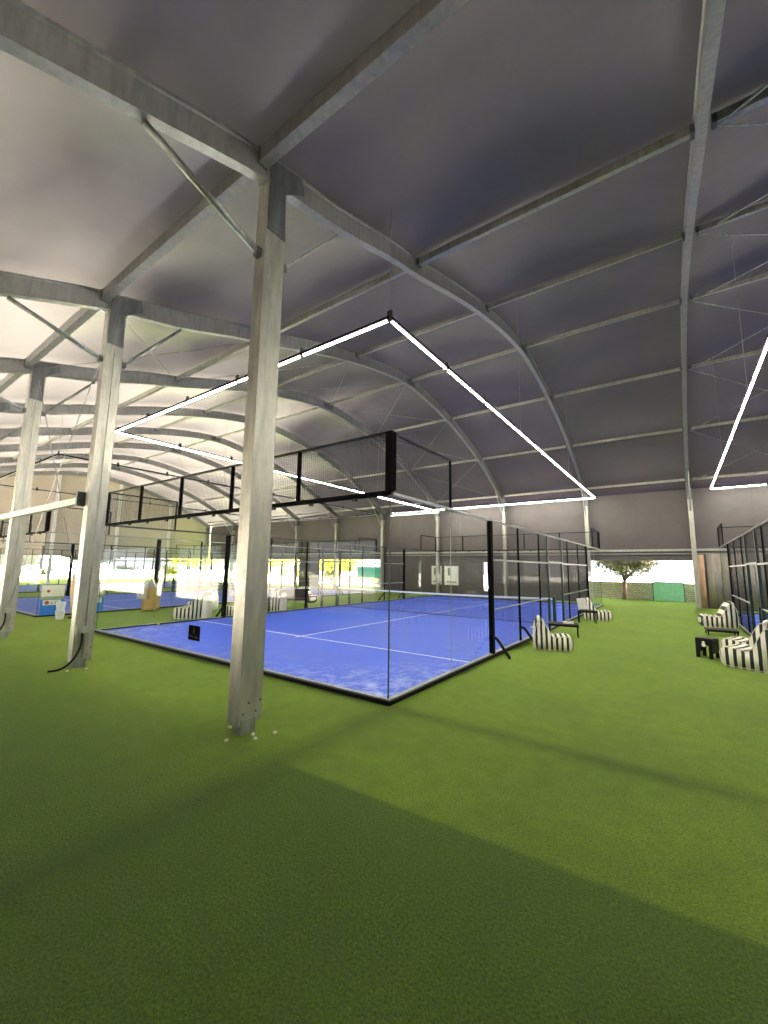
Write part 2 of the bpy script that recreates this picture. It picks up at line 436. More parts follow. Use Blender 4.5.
# ---- floor
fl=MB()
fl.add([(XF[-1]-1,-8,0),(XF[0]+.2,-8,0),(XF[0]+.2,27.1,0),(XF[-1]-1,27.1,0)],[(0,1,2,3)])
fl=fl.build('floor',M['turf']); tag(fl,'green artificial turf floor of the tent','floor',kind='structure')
g=MB().add([(-140,-60,-.03),(80,-60,-.03),(80,110,-.03),(-140,110,-.03)],[(0,1,2,3)]).build('ground',M['ground'])
tag(g,'pale paved ground outside the tent','ground',kind='structure')

# ---- far wall (y = WY)
z_head=2.95
w=MB(); 
def ztop(y): return zu(y)+D
w.box(XF[-1],XF[0],WY,WY+.05,z_head,ztop(21.9)-.02)
closed=[(4.18,19.18),(-5.82,-.82),(-7.25,-5.82),(-15.82,-7.5),(-25.82,-23.2)]
for a,b in closed: w.box(a,b,WY,WY+.05,0,z_head)
w.box(-.82,4.18,WY,WY+.05,2.45,z_head)
w.box(-40.82,-25.82,WY,WY+.05,2.5,z_head); w.box(-23.2,-15.82,WY,WY+.05,2.5,z_head)
w.box(-7.5,-7.25,WY,WY+.05,2.3,z_head); w.box(-7.5,-7.25,WY,WY+.05,0,.35)
tag(w.build('wall_far',M['wallpvc']),'grey membrane side wall behind the courts','wall',kind='structure')
r=tag(MB().box(XF[-1],XF[0],WY-.16,WY-.02,2.95,3.07).build('trim_1',M['alu']),'aluminium rail along the far wall above the openings','rail',kind='structure')
tag(MB().box(XF[-1],XF[0],WY-.10,WY-.02,2.78,2.85).build('trim_2',M['alu_dull']),'thin rail below the main rail of the far wall','rail',kind='structure')
tag(MB().box(XF[-1],XF[0],WY-.3,WY-.12,6.72,6.88).build('trim_3',M['alu']),'eave rail along the top of the far wall','rail',kind='structure')
# far columns
for x in XF:
    r=empty('wall_column',(x,WY-.42,0)); zt=zu(21.7)
    MB().box(-.1,.1,-.15,.15,0,zt+.1).build('column_shaft',M['alu'],r,bevel=.01)
    MB().box(-.12,.12,-.17,.17,zt-.5,zt+.05).build('gusset_plate',M['plate'],r)
    MB().tube([(.0,-.14,zt-1.1),(.0,-1.6,zu(20.2)-.02)],.03,8).build('knee_brace',M['alu'],r,smooth=True)
    tag(r,'slim aluminium column against the far wall under the '+archname(x),'column','aluminium columns against the far wall')
# curtain rolls beside the aisle opening
for x,lab in ((4.42,'sandy rolled curtain hanging at the jamb of the aisle opening'),):
    o=MB().tube([(x,WY-.12,0.02),(x,WY-.12,1.4),(x,WY-.12,2.75)],[.16,.13,.15],12).build('rolled_curtain',M['orangey'],smooth=True); tag(o,lab,'curtain')
o=MB()
n=60
for i in range(n+1):
    x=4.65+2.3*i/n; y=WY-.14+.05*math.sin(i*.9)
    for z in (.05,2.8): o.v.append((x,y,z))
for i in range(n): a=2*i; o.f.append((a,a+2,a+3,a+1))
o=o.build('pvc_curtain',M['pvcpanel'],smooth=True); o.modifiers.new('s','SOLIDIFY').thickness=.012
tag(o,'grey pleated curtain hanging beside the aisle opening','curtain')

# ---- right end wall, near wall
def gable_poly(mb,x,th,z0):
    yy=[-7.7+i*(WY+7.7)/40 for i in range(41)]
    P=[(y,zu(y)+D) for y in yy]
    vs=[];
    for xx in (x,x+th):
        for y,z in P: vs.append((xx,y,z0)); vs.append((xx,y,z))
    fs=[]; n=len(P)
    for i in range(n-1):
        a=2*i; fs.append((a,a+2,a+3,a+1)); b=a+2*n; fs.append((b,b+1,b+3,b+2)); fs.append((a,b,b+2,a+2)); fs.append((a+1,a+3,b+3,b+1))
    mb.add(vs,fs)
w=MB(); gable_poly(w,XF[0]+.13,.05,0); tag(w.build('wall_right',M['wallpvc']),'grey membrane end wall past the second court','wall',kind='structure')
w=MB(); gable_poly(w,XF[-1]-.18,.05,2.5); tag(w.build('wall_left',M['gablepvc']),'pale gable wall above the open end of the tent','wall',kind='structure')
w=MB().box(-6,XF[0],-7.8,-7.75,0,5.2).box(XF[-1],-6,-7.8,-7.75,2.9,5.2).box(-10.4,-9.6,-7.8,-7.75,0,2.9).box(-16.2,-15.4,-7.8,-7.75,0,2.9).box(-22,-20.4,-7.8,-7.75,0,2.9); tag(w.build('wall_near',M['wallpvc']),'grey side wall of the turf strip outside the columns','wall',kind='structure')
for i,y in enumerate((17.4,12.4,7.4,2.4,-2.6)):
    o=MB().box(XF[-1]-.12,XF[-1]+.13,y-.1,y+.1,0,zu(y)).build('gable_post',M['plastic_white'])
    tag(o,'white post of the open end wall, %s from the far side wall'%ORD[i],'post','white posts of the end wall')
tag(MB().box(XF[-1],XF[-1]+.12,-7.7,WY,2.5,2.62).box(XF[-1],XF[-1]+.12,-7.7,WY,3.5,3.58).build('trim_4',M['alu']),'rails across the end wall','rail',kind='structure')

# ------------------------------------------------------------------ padel court
def glass_panel(x0,x1,y0,y1,z0,z1,parent):
    g=.004
    if y0==y1: mb=MB().box(x0+g,x1-g,y0-.005,y0+.005,z0,z1)
    else: mb=MB().box(x0-.005,x0+.005,y0+g,y1-g,z0,z1)
    return mb.build('glass_panel',M['glass'],parent)
def mesh_grid(mb,ax,c,a0,a1,z0,z1,st=.05,r=.0021):
    n=round((a1-a0)/st); m=round((z1-z0)/st)
    for i in range(1,n):
        a=a0+(a1-a0)*i/n
        if ax=='x': mb.box(a-r,a+r,c-r,c+r,z0,z1)
        else: mb.box(c-r,c+r,a-r,a+r,z0,z1)
    for j in range(1,m):
        z=z0+(z1-z0)*j/m
        if ax=='x': mb.box(a0,a1,c-r,c+r,z-r,z+r)
        else: mb.box(c-r,c+r,a0,a1,z-r,z+r)
court=empty('padel_court',(0,0,0))
MB().box(-10,0,0,20,0,.022).build('playing_surface',M['court'],court)
L=MB(); lw=.025; zz=(.0225,.0245)
L.box(-10,0,3.05-lw,3.05+lw,*zz).box(-10,0,16.95-lw,16.95+lw,*zz).box(-5-lw,-5+lw,2.85,17.15,*zz)
L.build('court_lines',M['line'],court)
F=MB()
for s in (0,1):
    x=0 if s==0 else -10; sg=1 if s==0 else -1
    F.box(*sorted((x-sg*.03,x+sg*.07)),-.07,20.07,0,.055)
for y,sg in ((0,-1),(20,1)): F.box(-10.03,.03,*sorted((y-sg*.03,y+sg*.07)),0,.055)
F.build('base_frame',M['black'],court,bevel=.004)
F=MB()
for s in (0,1):
    x=0 if s==0 else -10; sg=1 if s==0 else -1
    F.box(*sorted((x-sg*.035,x+sg*.04)),-.04,20.04,.055,.072)
for y,sg in ((0,-1),(20,1)): F.box(-9.99,-.01,*sorted((y-sg*.035,y+sg*.04)),.055,.072)
F.build('glass_channel',M['railgrey'],court)
H3,H4=2.98,3.96
for y in (0,20):
    for k in range(5): glass_panel(-2*k-2,-2*k,y,y,.07,H3,court)
for x in (0,-10):
    for y in (0,20): MB().box(x-.008,x+.008,y-.008,y+.008,.07,H3).build('corner_joint',M['dgreen'],court)
    for y in (2,18): MB().box(x-.006,x+.006,y-.003,y+.003,.07,H3).build('glass_joint',M['railgrey'],court)
for x in (0,-10):
    for a,b in ((0,2),(2,4),(16,18),(18,20)): glass_panel(x,x,a,b,.07,H3,court)
    for y in (4,6,8,12,14,16):
        wd=.072 if y in (4,16) else .033
        sg=1 if x==0 else -1
        MB().box(x-wd*.6,x+wd*.6,y-wd,y+wd,.05,H3).build('side_post',M['matte'],court,bevel=.004)
    for y in (9,11):
        MB().box(x-.03,x+.03,y-.03,y+.03,.05,H3).build('gate_post',M['dgreen'],court,bevel=.004)
    MB().box(x-.035,x+.035,9.0,9.06,.05,2.1).box(x-.035,x+.035,10.94,11,.05,2.1).box(x-.035,x+.035,9,11,2.1,2.16).build('gate_frame',M['dgreen'],court)
    MB().box(x-.025,x+.025,4,9,2.08,2.12).box(x-.025,x+.025,11,16,2.08,2.12).build('middle_rail',M['railgrey'],court)
    MB().box(x-.025,x+.025,11,16,.98,1.02).box(x-.025,x+.025,4,9,.98,1.0).build('lower_rail',M['railgrey'],court)
    MB().box(x-.035,x+.035,-.03,20.03,H3,H3+.05).build('top_rail',M['railgrey'] if x==0 else M['darkrail'],court,bevel=.004)
    for a,b in ((4,9),(11,16)):
        mb=MB(); mesh_grid(mb,'y',x,a,b,.07,H3,.05,.0014); mb.build('side_mesh',M['wire'],court)
    mb=MB(); mesh_grid(mb,'y',x,9,11,2.16,H3); mb.build('side_mesh',M['wire'],court)
    sg=1 if x==0 else -1
    for y in (4,6,14,16):
        MB().tube([(x,y,.40),(x+sg*.08,y,.40),(x+sg*.13,y,.36),(x+sg*.38,y-.03,.04),(x+sg*.39,y-.03,.0)],.034,8).build('side_brace',M['black'],court,smooth=True)
    # mesh wing over the corner glass
    for a,b in ((0,2),(18,20)):
        y0_=(a==0)
        e=b if a==0 else a
        MB().box(x-.02,x+.02,e-.02,e+.02,H3+.05,H4).build('upper_post',M['matte'],court)
        MB().box(x-.02,x+.02,a,b,H4-.02,H4+.02).build('upper_rail',M['black'],court)
        mb=MB(); mesh_grid(mb,'y',x,a,b,H3+.05,H4,.05 if y0_ else .1); mb.build('upper_mesh',M['wire'],court)
for y in (0,20):
    MB().box(-10.035,.035,y-.04,y+.04,H3,H3+.07).build('back_rail',M['matte'],court,bevel=.004)
    for k in range(10): MB().box(-.72-k*.98,-.66-k*.98,y-.025,y+.025,H3-.045,H3).build('glass_clamp',M['black'],court)
    MB().box(-10.02,.02,y-.02,y+.02,H4-.02,H4+.02).build('upper_rail',M['black'],court)
    for k in range(6):
        wd=.06 if k in (0,) else .03
        MB().box(-2*k-wd,-2*k+wd,y-wd,y+wd,H3+.07,H4).build('upper_post',M['matte'],court)
    for k in range(5):
        mb=MB(); mesh_grid(mb,'x',y,-2*k-2,-2*k,H3+.07,H4); mb.build('upper_mesh',M['wire'],court)
tag(court,'blue padel court with clear glass walls, nearest the viewer, beside the foremost column','padel court','padel courts')
# net
net=empty('padel_net',(0,0,0))
mb=MB()
def nettop(x): return .88+.04*((x+5)/5)**2
n=200
for i in range(1,n):
    x=-9.92+9.84*i/n; mb.box(x-.0024,x+.0024,9.9985,10.0015,.03,nettop(x)-.03)
for j in range(1,18):
    z=.05*j; mb.box(-9.92,-.08,9.9985,10.0015,z-.0024,z+.0024)
mb.build('net_mesh',M['wire'],net)
T=MB()
xs_=[-9.95+9.9*i/20 for i in range(21)]
for a,b in zip(xs_,xs_[1:]): T.bar((a,10,nettop(a)-.02),(b,10,nettop(b)-.02),.012,.06)
T.build('net_tape',M['line'],net)
for x in (-9.93,-.07):
    MB().box(x-.05,x+.05,9.93,10.07,.022,.98).build('net_post',M['dgreen'],net,bevel=.008)
MB().tube([(-9.93,10,.05),(-.07,10,.05)],.009,6).build('bottom_cord',M['wire'],net)
tag(net,'black net with white top tape across the nearest blue court','net','nets across the courts')
for dx,l1 in ((15.1,'padel court with black mesh fence on the far side of the turf aisle'),(-15.1,'padel court with a blue banner on its corner, behind the cabled column'),(-30.2,'padel court furthest away, next to the open end of the tent')):
    c=copy_tree(court); c.location.x=dx; c['label']=l1
    c=copy_tree(net); c.location.x=dx; c['label']='white-taped net, '+l1.replace('padel ','').split(',')[0]

# sign on the glass
sg=empty('glass_sign',(-5.0,-.012,.47))
MB().box(-.215,.215,-.006,.0,-.15,.15).build('sign_plate',M['matte'],sg)
mb=MB(); # small crest
for (a,b) in (((-.035,.0),(0,.10)),((0,.10),(.035,.0)),((-.035,.0),(0,-.02)),((0,-.02),(.035,.0)),((0,-.02),(0,.10))): mb.bar((a[0],-.008,a[1]),(b[0],-.008,b[1]),.004,.016,up=(0,1,0))
mb.build('gold_crest',M['gold'],sg)
mb=MB()
for i,(x0,x1,z) in enumerate(((-.17,-.03,-.05),(-.15,-.02,-.075),(.03,.16,-.065),(.04,.15,-.09))): mb.bar((x0,-.008,z),(x1,-.008,z-.012),.004,.016,up=(0,1,0))
mb.build('printed_lettering',M['greyprint'],sg)
tag(sg,'small black sign with a gold crest stuck low on the court glass','sign')

# ------------------------------------------------------------------ light loops
LZ=5.9
def loop(x, lit, label, y0=.1, y1=20.35, x0=-10.35, x1=-.12):
    r=empty('light_loop',(x,0,LZ))
    tm=M['tube'] if lit else M['tube_off']
    H=MB(); 
    H.box(x1-.04,x1+.04,y0,y1,.018,.06).box(x0-.04,x0+.04,y0,y1,.018,.06).box(x0,x1,y0-.04,y0+.04,.018,.06).box(x0,x1,y1-.04,y1+.04,.018,.06)
    H.build('housing',M['matte'],r)
    for xx in (x0,x1):
        n=10; st=(y1-y0)/n
        for i in range(n):
            MB().tube([(xx,y0+i*st+.05,0),(xx,y0+(i+1)*st-.05,0)],.017,8).build('led_tube',tm,r,smooth=False)
            MB().box(xx-.02,xx+.02,y0+(i+1)*st-.04,y0+(i+1)*st+.04,-.02,.16).build('tube_joint',M['darkrail'],r)
    for yy in (y0,y1):
        n=5; st=(x1-x0)/n
        for i in range(n):
            MB().tube([(x0+i*st+.05,yy,0),(x0+(i+1)*st-.05,yy,0)],.017,8).build('led_tube',tm,r)
            MB().box(x0+(i+1)*st-.04,x0+(i+1)*st+.04,yy-.02,yy+.02,-.02,.16).build('tube_joint',M['darkrail'],r)
    for (xx,yy) in ((x0,y0),(x1,y0),(x0,y0+6.9),(x1,y0+6.9),(x0,y0+13.6),(x1,y0+13.6)):
        MB().tube([(xx,yy,.08),(xx,yy,zu(yy)+.35-LZ)],.005,5).build('hanging_wire',M['galv'],r)
    tag(r,label,'light','rectangular light loops over the courts')
loop(0,True,'lit rectangular loop of white light tubes hanging over the nearest blue court')
loop(15.35,True,'lit rectangular loop of light tubes hanging over the court past the turf aisle')
loop(-15.1,False,'unlit rectangular loop of light tubes over the court with the blue banner')
o=empty('linear_lamp',(-12.6,21.4,LZ))
MB().tube([(-2.1,0,0),(2.1,0,0)],.02,8).build('led_tube',M['tube_dim'],o); MB().box(-2.1,2.1,-.04,.04,.018,.06).build('housing',M['darkrail'],o)
tag(o,'single lit light tube by the far wall between two courts','light')

# ------------------------------------------------------------------ loungers
def make_lounger():
    r=empty('bean_bag_lounger')
    P=[(.02,.03),(-.02,.16),(-.02,.32),(.05,.41),(.2,.42),(.38,.39),(.5,.39),(.6,.5),(.7,.7),(.8,.88),(.88,.93),(.96,.86),(1.03,.6),(1.05,.3),(1.03,.06),(.96,.0),(.5,.0),(.1,.0)]
    C=catmull(P,4,True); cx,cz=.52,.25; N=len(C)
    mb=MB(); T=[-1,-.97,-.88,-.7,-.35,0,.35,.7,.88,.97,1]
    for t in T:
        s=1-.10*abs(t)**5
        sag=.025*(1-t*t)
        for (x,z) in C:
            zz=cz+(z-cz)*s if z>.02 else z*1.
            xx=cx+(x-cx)*s
            if z>.2: zz-= sag*0+ .0
            mb.v.append((xx,t*.37,max(0,zz-(sag if .3<z<.45 else -sag*.5 if z>.6 else 0))))
    for i in range(len(T)-1):
        for k in range(N):
            a=i*N+k; b=i*N+(k+1)%N; mb.f.append((a,b,b+N,a+N))
    mb.f.append(tuple(range(N))); mb.f.append(tuple((len(T)-1)*N+k for k in range(N)))
    mb.build('cushion_body',M['stripe'],r,smooth=True)
    for t in (-1,1):
        s=.9*1.005
        pp=[(cx+(x-cx)*s*1.003,t*.372,max(.008,cz+(z-cz)*s*1.003)) for x,z in C]
        MB().tube(pp+[pp[0]],.008,5,False).build('piping',M['cream'],r,smooth=True)
    # carrying handle on the back
    MB().tube(catmull([(1.03,-.08,.6),(1.09,-.07,.58),(1.10,0,.57),(1.09,.07,.58),(1.03,.08,.6)],3),.012,6).build('handle',M['cream'],r,smooth=True)
    tag(r,'x','bean bag chair','black and white striped bean bag loungers')
    return r
# front end position, heading from front to back (degrees)
LG=[((1.25,5.93),-163,'striped bean bag lounger beside the first fence posts of the nearest court',.84),
    ((1.25,13.1),-168,'striped bean bag lounger on the aisle behind the table with the sign card',.9),
    ((4.16,6.5),-25,'large striped bean bag lounger right behind the black stool',.98),
    ((4.25,7.95),-22,'striped bean bag lounger whose back shows behind the one by the black stool',.93),
    ((3.95,13.6),8,'striped bean bag lounger on the far side of the aisle near the opening',.98),
    ((-11.3,3.05),32,'striped bean bag lounger seen through two glass walls, opposite the black glass sign',1.05),
    ((-10.9,4.75),20,'striped bean bag lounger half hidden by the nearest column',1.0),
    ((-11.2,6.6),25,'striped bean bag lounger between the nearest column and the dark bench',1.0),
    ((-13.4,4.7),35,'pale striped bean bag lounger beside the wooden cabinet, half hidden',1.0),
    ((-12.2,10.6),170,'striped bean bag lounger standing on the turf past the dark bench',.95)]
proto=make_lounger()
for i,((x,y),a,lab,sc) in enumerate(LG):
    o=proto if i==0 else copy_tree(proto)
    o.location=(x,y,0); o.rotation_euler.z=math.radians(a); o.scale=(sc,sc,sc*.97); o['label']=lab

# black stool crate with handle hole
r=empty('side_stool',(3.86,6.95,0),math.radians(-25))
MB().box(-.16,.16,-.16,.16,.40,.43).build('stool_top',M['black'],r,bevel=.008)
for s in (-1,1):
    mb=MB().box(-.16,.16,s*.15-.012,s*.15+.012,.28,.40).box(-.16,-.09,s*.15-.012,s*.15+.012,0,.28).box(.09,.16,s*.15-.012,s*.15+.012,0,.28)
    mb.build('side_panel',M['black'],r)
    MB().box(s*.15-.012,s*.15+.012,-.15,.15,.12,.40).build('end_panel',M['black'],r)
mb=MB(); mb.tube([(0,-.163,.34),(0,-.168,.34)],.028,12); mb.tube([(0,-.163,.285),(0,-.168,.285)],.04,12); mb.build('white_logo',M['paper'],r)
tag(r,'small black square stool with a round white mark, in front of the large lounger','stool')
# dark slatted low tables
def slat_table(x,y,a,lab,L_=.9,W_=.5,h=.32,name='low_table'):
    r=empty(name,(x,y,0),math.radians(a)); mb=MB()
    for i in range(8): yy=-W_/2+.03+i*(W_-.06)/7; mb.box(-L_/2,L_/2,yy-.02,yy+.02,h,h+.02)
    mb.build('slatted_top',M['dwood'],r)
    MB().box(-L_/2,L_/2,-W_/2,-W_/2+.03,h-.05,h).box(-L_/2,L_/2,W_/2-.03,W_/2,h-.05,h).box(-L_/2,-L_/2+.03,-W_/2,W_/2,h-.05,h).box(L_/2-.03,L_/2,-W_/2,W_/2,h-.05,h).build('table_frame',M['black'],r)
    for sx in (-1,1):
        for sy in (-1,1): MB().box(sx*(L_/2-.03)-.015,sx*(L_/2-.03)+.015,sy*(W_/2-.03)-.015,sy*(W_/2-.03)+.015,0,h-.05).build('leg',M['black'],r)
    tag(r,lab,'table'); return r
slat_table(4.38,11.3,5,'dark slatted low table in front of the far right lounger',.75,.5,.16)
slat_table(.62,11.75,15,'small dark metal table holding a white sign card beside the far lounger',.6,.45,.42)
slat_table(.62,8.0,12,'dark low table at the gate of the nearest court behind the first lounger',.8,.5,.34)
o=empty('sign_card',(.5,11.8,.44),math.radians(20))
mb=MB().bar((0,0,.01),(-.06,0,.42),.3,.012,up=(0,1,0)); mb.build('card',M['paper'],o)
MB().box(-.12,.1,-.06,.06,0,.015).build('card_foot',M['black'],o)
tag(o,'white printed card standing tilted on the small table by the court fence','sign')
o=empty('ball_box',(.75,8.05,.36),math.radians(12)); MB().box(-.14,.14,-.1,.1,0,.05).build('tray',M['paper'],o,bevel=.01)
MB().box(-.05,.05,-.03,.03,.05,.09).build('lid_tab',M['wood'],o); tag(o,'shallow pale box on the low table at the court gate','box')
# dark bench seen through glass
r=empty('rattan_bench',(-10.75,7.9,0),math.radians(55))
MB().box(-.75,.75,-.3,.3,.38,.46).build('seat',M['dwood'],r,bevel=.01); MB().box(-.75,.75,.24,.3,.46,.86).build('backrest',M['dwood'],r,bevel=.01)
for s in (-1,1):
    MB().bar((s*.7,-.25,0),(s*.6,.25,.4),.05).build('leg',M['black'],r); MB().bar((s*.7,.25,0),(s*.6,-.25,.4),.05).build('leg',M['black'],r)
    MB().box(s*.75-.03,s*.75+.03,-.3,.3,.46,.66).build('armrest',M['dwood'],r)
tag(r,'dark brown bench on crossed legs, on the turf strip between two courts','bench')
# ball on the court
o=MB(); 
for i in range(9):
    ph=math.pi*i/8
    for k in range(12): o.v.append((.034*math.sin(ph)*math.cos(k*math.pi/6),.034*math.sin(ph)*math.sin(k*math.pi/6),.034*math.cos(ph)))
for i in range(8):
    for k in range(12): o.f.append((i*12+k,i*12+(k+1)%12,(i+1)*12+(k+1)%12,(i+1)*12+k))
o=o.build('padel_ball',M['ball'],smooth=True); o.location=(-9.8,1.62,.057); tag(o,'pale yellow ball lying on the blue surface near the left glass corner','ball')
# wooden cabinet with plastic sheet
r=empty('wooden_cabinet',(-14.5,3.6,0),math.radians(-35))
MB().box(-.5,.5,-.25,.25,.06,.9).build('cabinet_body',M['wood'],r,bevel=.01)
for s in (-1,1):
    d=MB().box(min(s*.01,s*.48),max(s*.01,s*.48),-.27,-.25,.1,.86).build('door',M['wood'],r,bevel=.006)
    MB().box(s*.06-.01,s*.06+.01,-.29,-.27,.42,.56).build('handle',M['black'],d)
for a in (-.45,.45):
    for b in (-.2,.2): MB().box(a-.025,a+.025,b-.025,b+.025,0,.06).build('leg',M['wood'],r)
tag(r,'pale wooden cabinet standing on the turf between two glass courts','cabinet')
t=NT('clear_plastic'); tr=t.n('ShaderNodeBsdfTransparent'); df=t.n('ShaderNodeBsdfPrincipled',Roughness=.25); df.inputs['Base Color'].default_value=(.8,.8,.72,1)
mx=t.n('ShaderNodeMixShader'); mx.inputs[0].default_value=.38; t.l(tr.outputs[0],mx.inputs[1]); t.l(df.outputs[0],mx.inputs[2]); t.l(mx.outputs[0],t.out.inputs[0]); M['clear']=t.m
mb=MB(); N=24
rings=[(.04,1.75),(.10,1.5),(.22,1.25),(.42,1.05),(.58,.92),(.62,.7),(.66,.5)]
for rr,z in rings:
    for k in range(N):
        a=2*math.pi*k/N; q=rr*(1+.09*math.sin(5*a+z*3)+.05*math.sin(9*a)); mb.v.append((q*math.cos(a)*1.0,q*math.sin(a)*.62,z))
for i in range(len(rings)-1):
    for k in range(N): mb.f.append((i*N+k,i*N+(k+1)%N,(i+1)*N+(k+1)%N,(i+1)*N+k))
mb.f.append(tuple(range(N)))
o=mb.build('plastic_cover',M['clear'],smooth=True); o.location=(-14.65,3.55,0); o.rotation_euler.z=math.radians(-35); tag(o,'clear plastic sheet gathered to a peak over the wooden cabinet','cover')

# court banners (blue, with mark)
def banner(x,y,lab,W_=1.0,H_=1.1):
    q=W_
    r=empty('court_banner',(x,y,.05))
    MB().box(0,.012,0,W_,0,H_*.52).build('blue_field',M['banner_blue'],r)
    MB().box(0,.012,0,W_,H_*.52,H_*.62).build('green_band',M['banner_green'],r)
    MB().box(0,.012,0,W_,H_*.62,H_).build('pale_field',M['banner_white'],r)
    MB().box(.012,.016,.10*q,W_-.12*q,H_*.33,H_*.50).build('logo_plate',M['banner_white'],r)
    zc=H_*.415
    MB().tube([(.016,.27*q,zc),(.022,.27*q,zc)],.08*q+.01,20).build('red_disc',M['logo_red'],r)
    mb=MB(); px=.0245
    # face mark: letters inside the disc
    mb.bar((px,.265*q,zc+.035*q),(px,.265*q,zc-.04*q),.004,.010,up=(1,0,0)); mb.bar((px,.262*q,zc-.04*q),(px,.30*q,zc-.04*q),.010,.004,up=(1,0,0))
    mb.tube([(px-.004,.235*q,zc+.03*q),(px,.235*q,zc+.03*q)],.010,8)
    mb.build('disc_mark',M['banner_white'],r)
    mb=MB(); px=.02; a=.45*q; b=.065*q
    mb.box(.016,px,a,a+.03*q,zc-b,zc+b).box(.016,px,a,a+.12*q,zc-b,zc-b+.03*q)
    a=.62*q
    mb.box(.016,px,a,a+.03*q,zc-b,zc+b).box(.016,px,a,a+.13*q,zc-b,zc-b+.03*q).box(.016,px,a,a+.13*q,zc+b-.03*q,zc+b).box(.016,px,a+.10*q,a+.13*q,zc-b,zc+.01).box(.016,px,a+.07*q,a+.13*q,zc-.015*q,zc+.012*q)
    mb.build('letters',M['logo_grey'],r)
    MB().tube([(.012,.2,H_*.8),(.016,.2,H_*.8)],.05,12).build('red_spot',M['logo_red'],r)
    tag(r,lab,'banner','blue banners on the court glass')
banner(-15.02,.04,'blue and white banner with LG lettering on the court corner by the ball baskets',.68,1.05)
banner(-15.02,1.35,'blue banner on the court glass just behind the cabled column',.68,1.05)
# baskets
def basket(x,y,z,lab):
    r=empty('ball_basket',(x,y,z)); r.scale=(.72,.72,.72); mb=MB(); n=16
    for j in range(5):
        zz=.03+.09*j; rr=.14+.012*j
        mb.tube([(rr*math.cos(k*2*math.pi/n),rr*math.sin(k*2*math.pi/n),zz) for k in range(n)]+[(rr,0,zz)],.013,5,False)
    for k in range(n):
        a=k*2*math.pi/n; mb.tube([(.14*math.cos(a),.14*math.sin(a),.0),(.19*math.cos(a),.19*math.sin(a),.40)],.011,5)
    mb.build('basket_wall',M['plastic_white'],r); MB().tube([(0,0,0),(0,0,.015)],.14,16).build('basket_base',M['plastic_white'],r)
    tag(r,lab,'basket')
basket(-13.85,.3,0,'white slatted plastic basket on the turf, lower of the stacked pair')
basket(-13.85,.3,.29,'white slatted plastic basket, upper of the stacked pair by the banner')
r=empty('folded_parasol',(-13.95,.78,0)); r.scale=(.85,.85,.8)
mb=MB(); N=14
rg=[(.05,.12),(.17,.2),(.2,.7),(.24,1.2),(.22,1.75),(.12,1.95),(.03,2.05)]
for rr,z in rg:
    for k in range(N):
        a=2*math.pi*k/N; q=rr*(1+.18*(k%2)); mb.v.append((q*math.cos(a),q*math.sin(a),z))
for i in range(len(rg)-1):
    for k in range(N): mb.f.append((i*N+k,i*N+(k+1)%N,(i+1)*N+(k+1)%N,(i+1)*N+k))
mb.build('canopy_cloth',M['beige'],r,smooth=True); MB().tube([(0,0,0),(0,0,2.15)],.025,8).build('pole',M['black'],r); MB().tube([(0,0,0),(0,0,.05)],.25,16).build('foot',M['black'],r)
tag(r,'closed beige parasol standing just behind the cabled column','parasol')

# posters on the far wall
for x,lab,dy in ((-11.15,'white poster on the far wall, the narrower of two beside a wall column',.0),(-9.95,'white poster with a dark strip on the far wall, the wider of the pair',0)):
    r=empty('wall_poster',(x,WY-.02,1.35)); w_=.42 if x<-11 else .55
    MB().box(-w_,w_,-.015,0,-.68,.68).build('poster_sheet',M['paper'],r)
    MB().box(-w_*.5,-w_*.2,-.02,-.015,.0,.55).box(-w_*.7,w_*.7,-.02,-.015,-.5,-.42).build('printed_block',M['greyprint'],r)
    tag(r,lab,'poster')

# ------------------------------------------------------------------ outdoors
def tree(x,y,h,cr,name,lab,leafm,n=900,trunk_r=.17,spread=1.0,group=None,seed=1,low=.35,big=1):
    rnd=random.Random(seed); r=empty(name,(x,y,-.03)); tips=[]; mb=MB()
    def grow(p,d,l,rad,lev):
        q=p+d*l; mid=p.lerp(q,.5)+V((rnd.uniform(-1,1),rnd.uniform(-1,1),0))*l*.06
        mb.tube([p,mid,q],[rad,rad*.85,rad*.7],7)
        if lev>=2: tips.append((q,lev)); tips.append((mid,lev))
        if lev==4: return
        for k in range(3 if lev<3 else 2):
            a=rnd.uniform(0,6.28); nd=(d*.75+V((math.cos(a),math.sin(a),rnd.uniform(-.1,.45)))*.75*spread).normalized()
            grow(q,nd,l*rnd.uniform(.6,.8),rad*.62,lev+1)
    grow(V((0,0,0)),V((.04,0,1)).normalized(),h*low,trunk_r,0)
    mb.build('trunk',M['bark'],r,smooth=True)
    lf=MB()
    for i in range(n):
        p,_=rnd.choice(tips); c=p+V((rnd.gauss(0,1),rnd.gauss(0,1),rnd.gauss(0,.8)))*cr
        if c.z<h*.3: continue
        s=rnd.uniform(.05,.13)*(1+h*.03)*big; a=V((rnd.gauss(0,1),rnd.gauss(0,1),rnd.gauss(0,1))).normalized(); b=a.orthogonal().normalized()
        lf.add([c-a*s,c-b*s*.5,c+a*s,c+b*s*.5],[(0,1,2,3)])
    lf.build('foliage',leafm,r)
    tag(r,lab,'tree',group); return r
tree(.42,26.9,4.6,.32,'olive_tree','small tree with forking trunk standing outside the aisle opening',M['leaf'],2600,.17,1.25,None,5,.27,1.2)
k=0
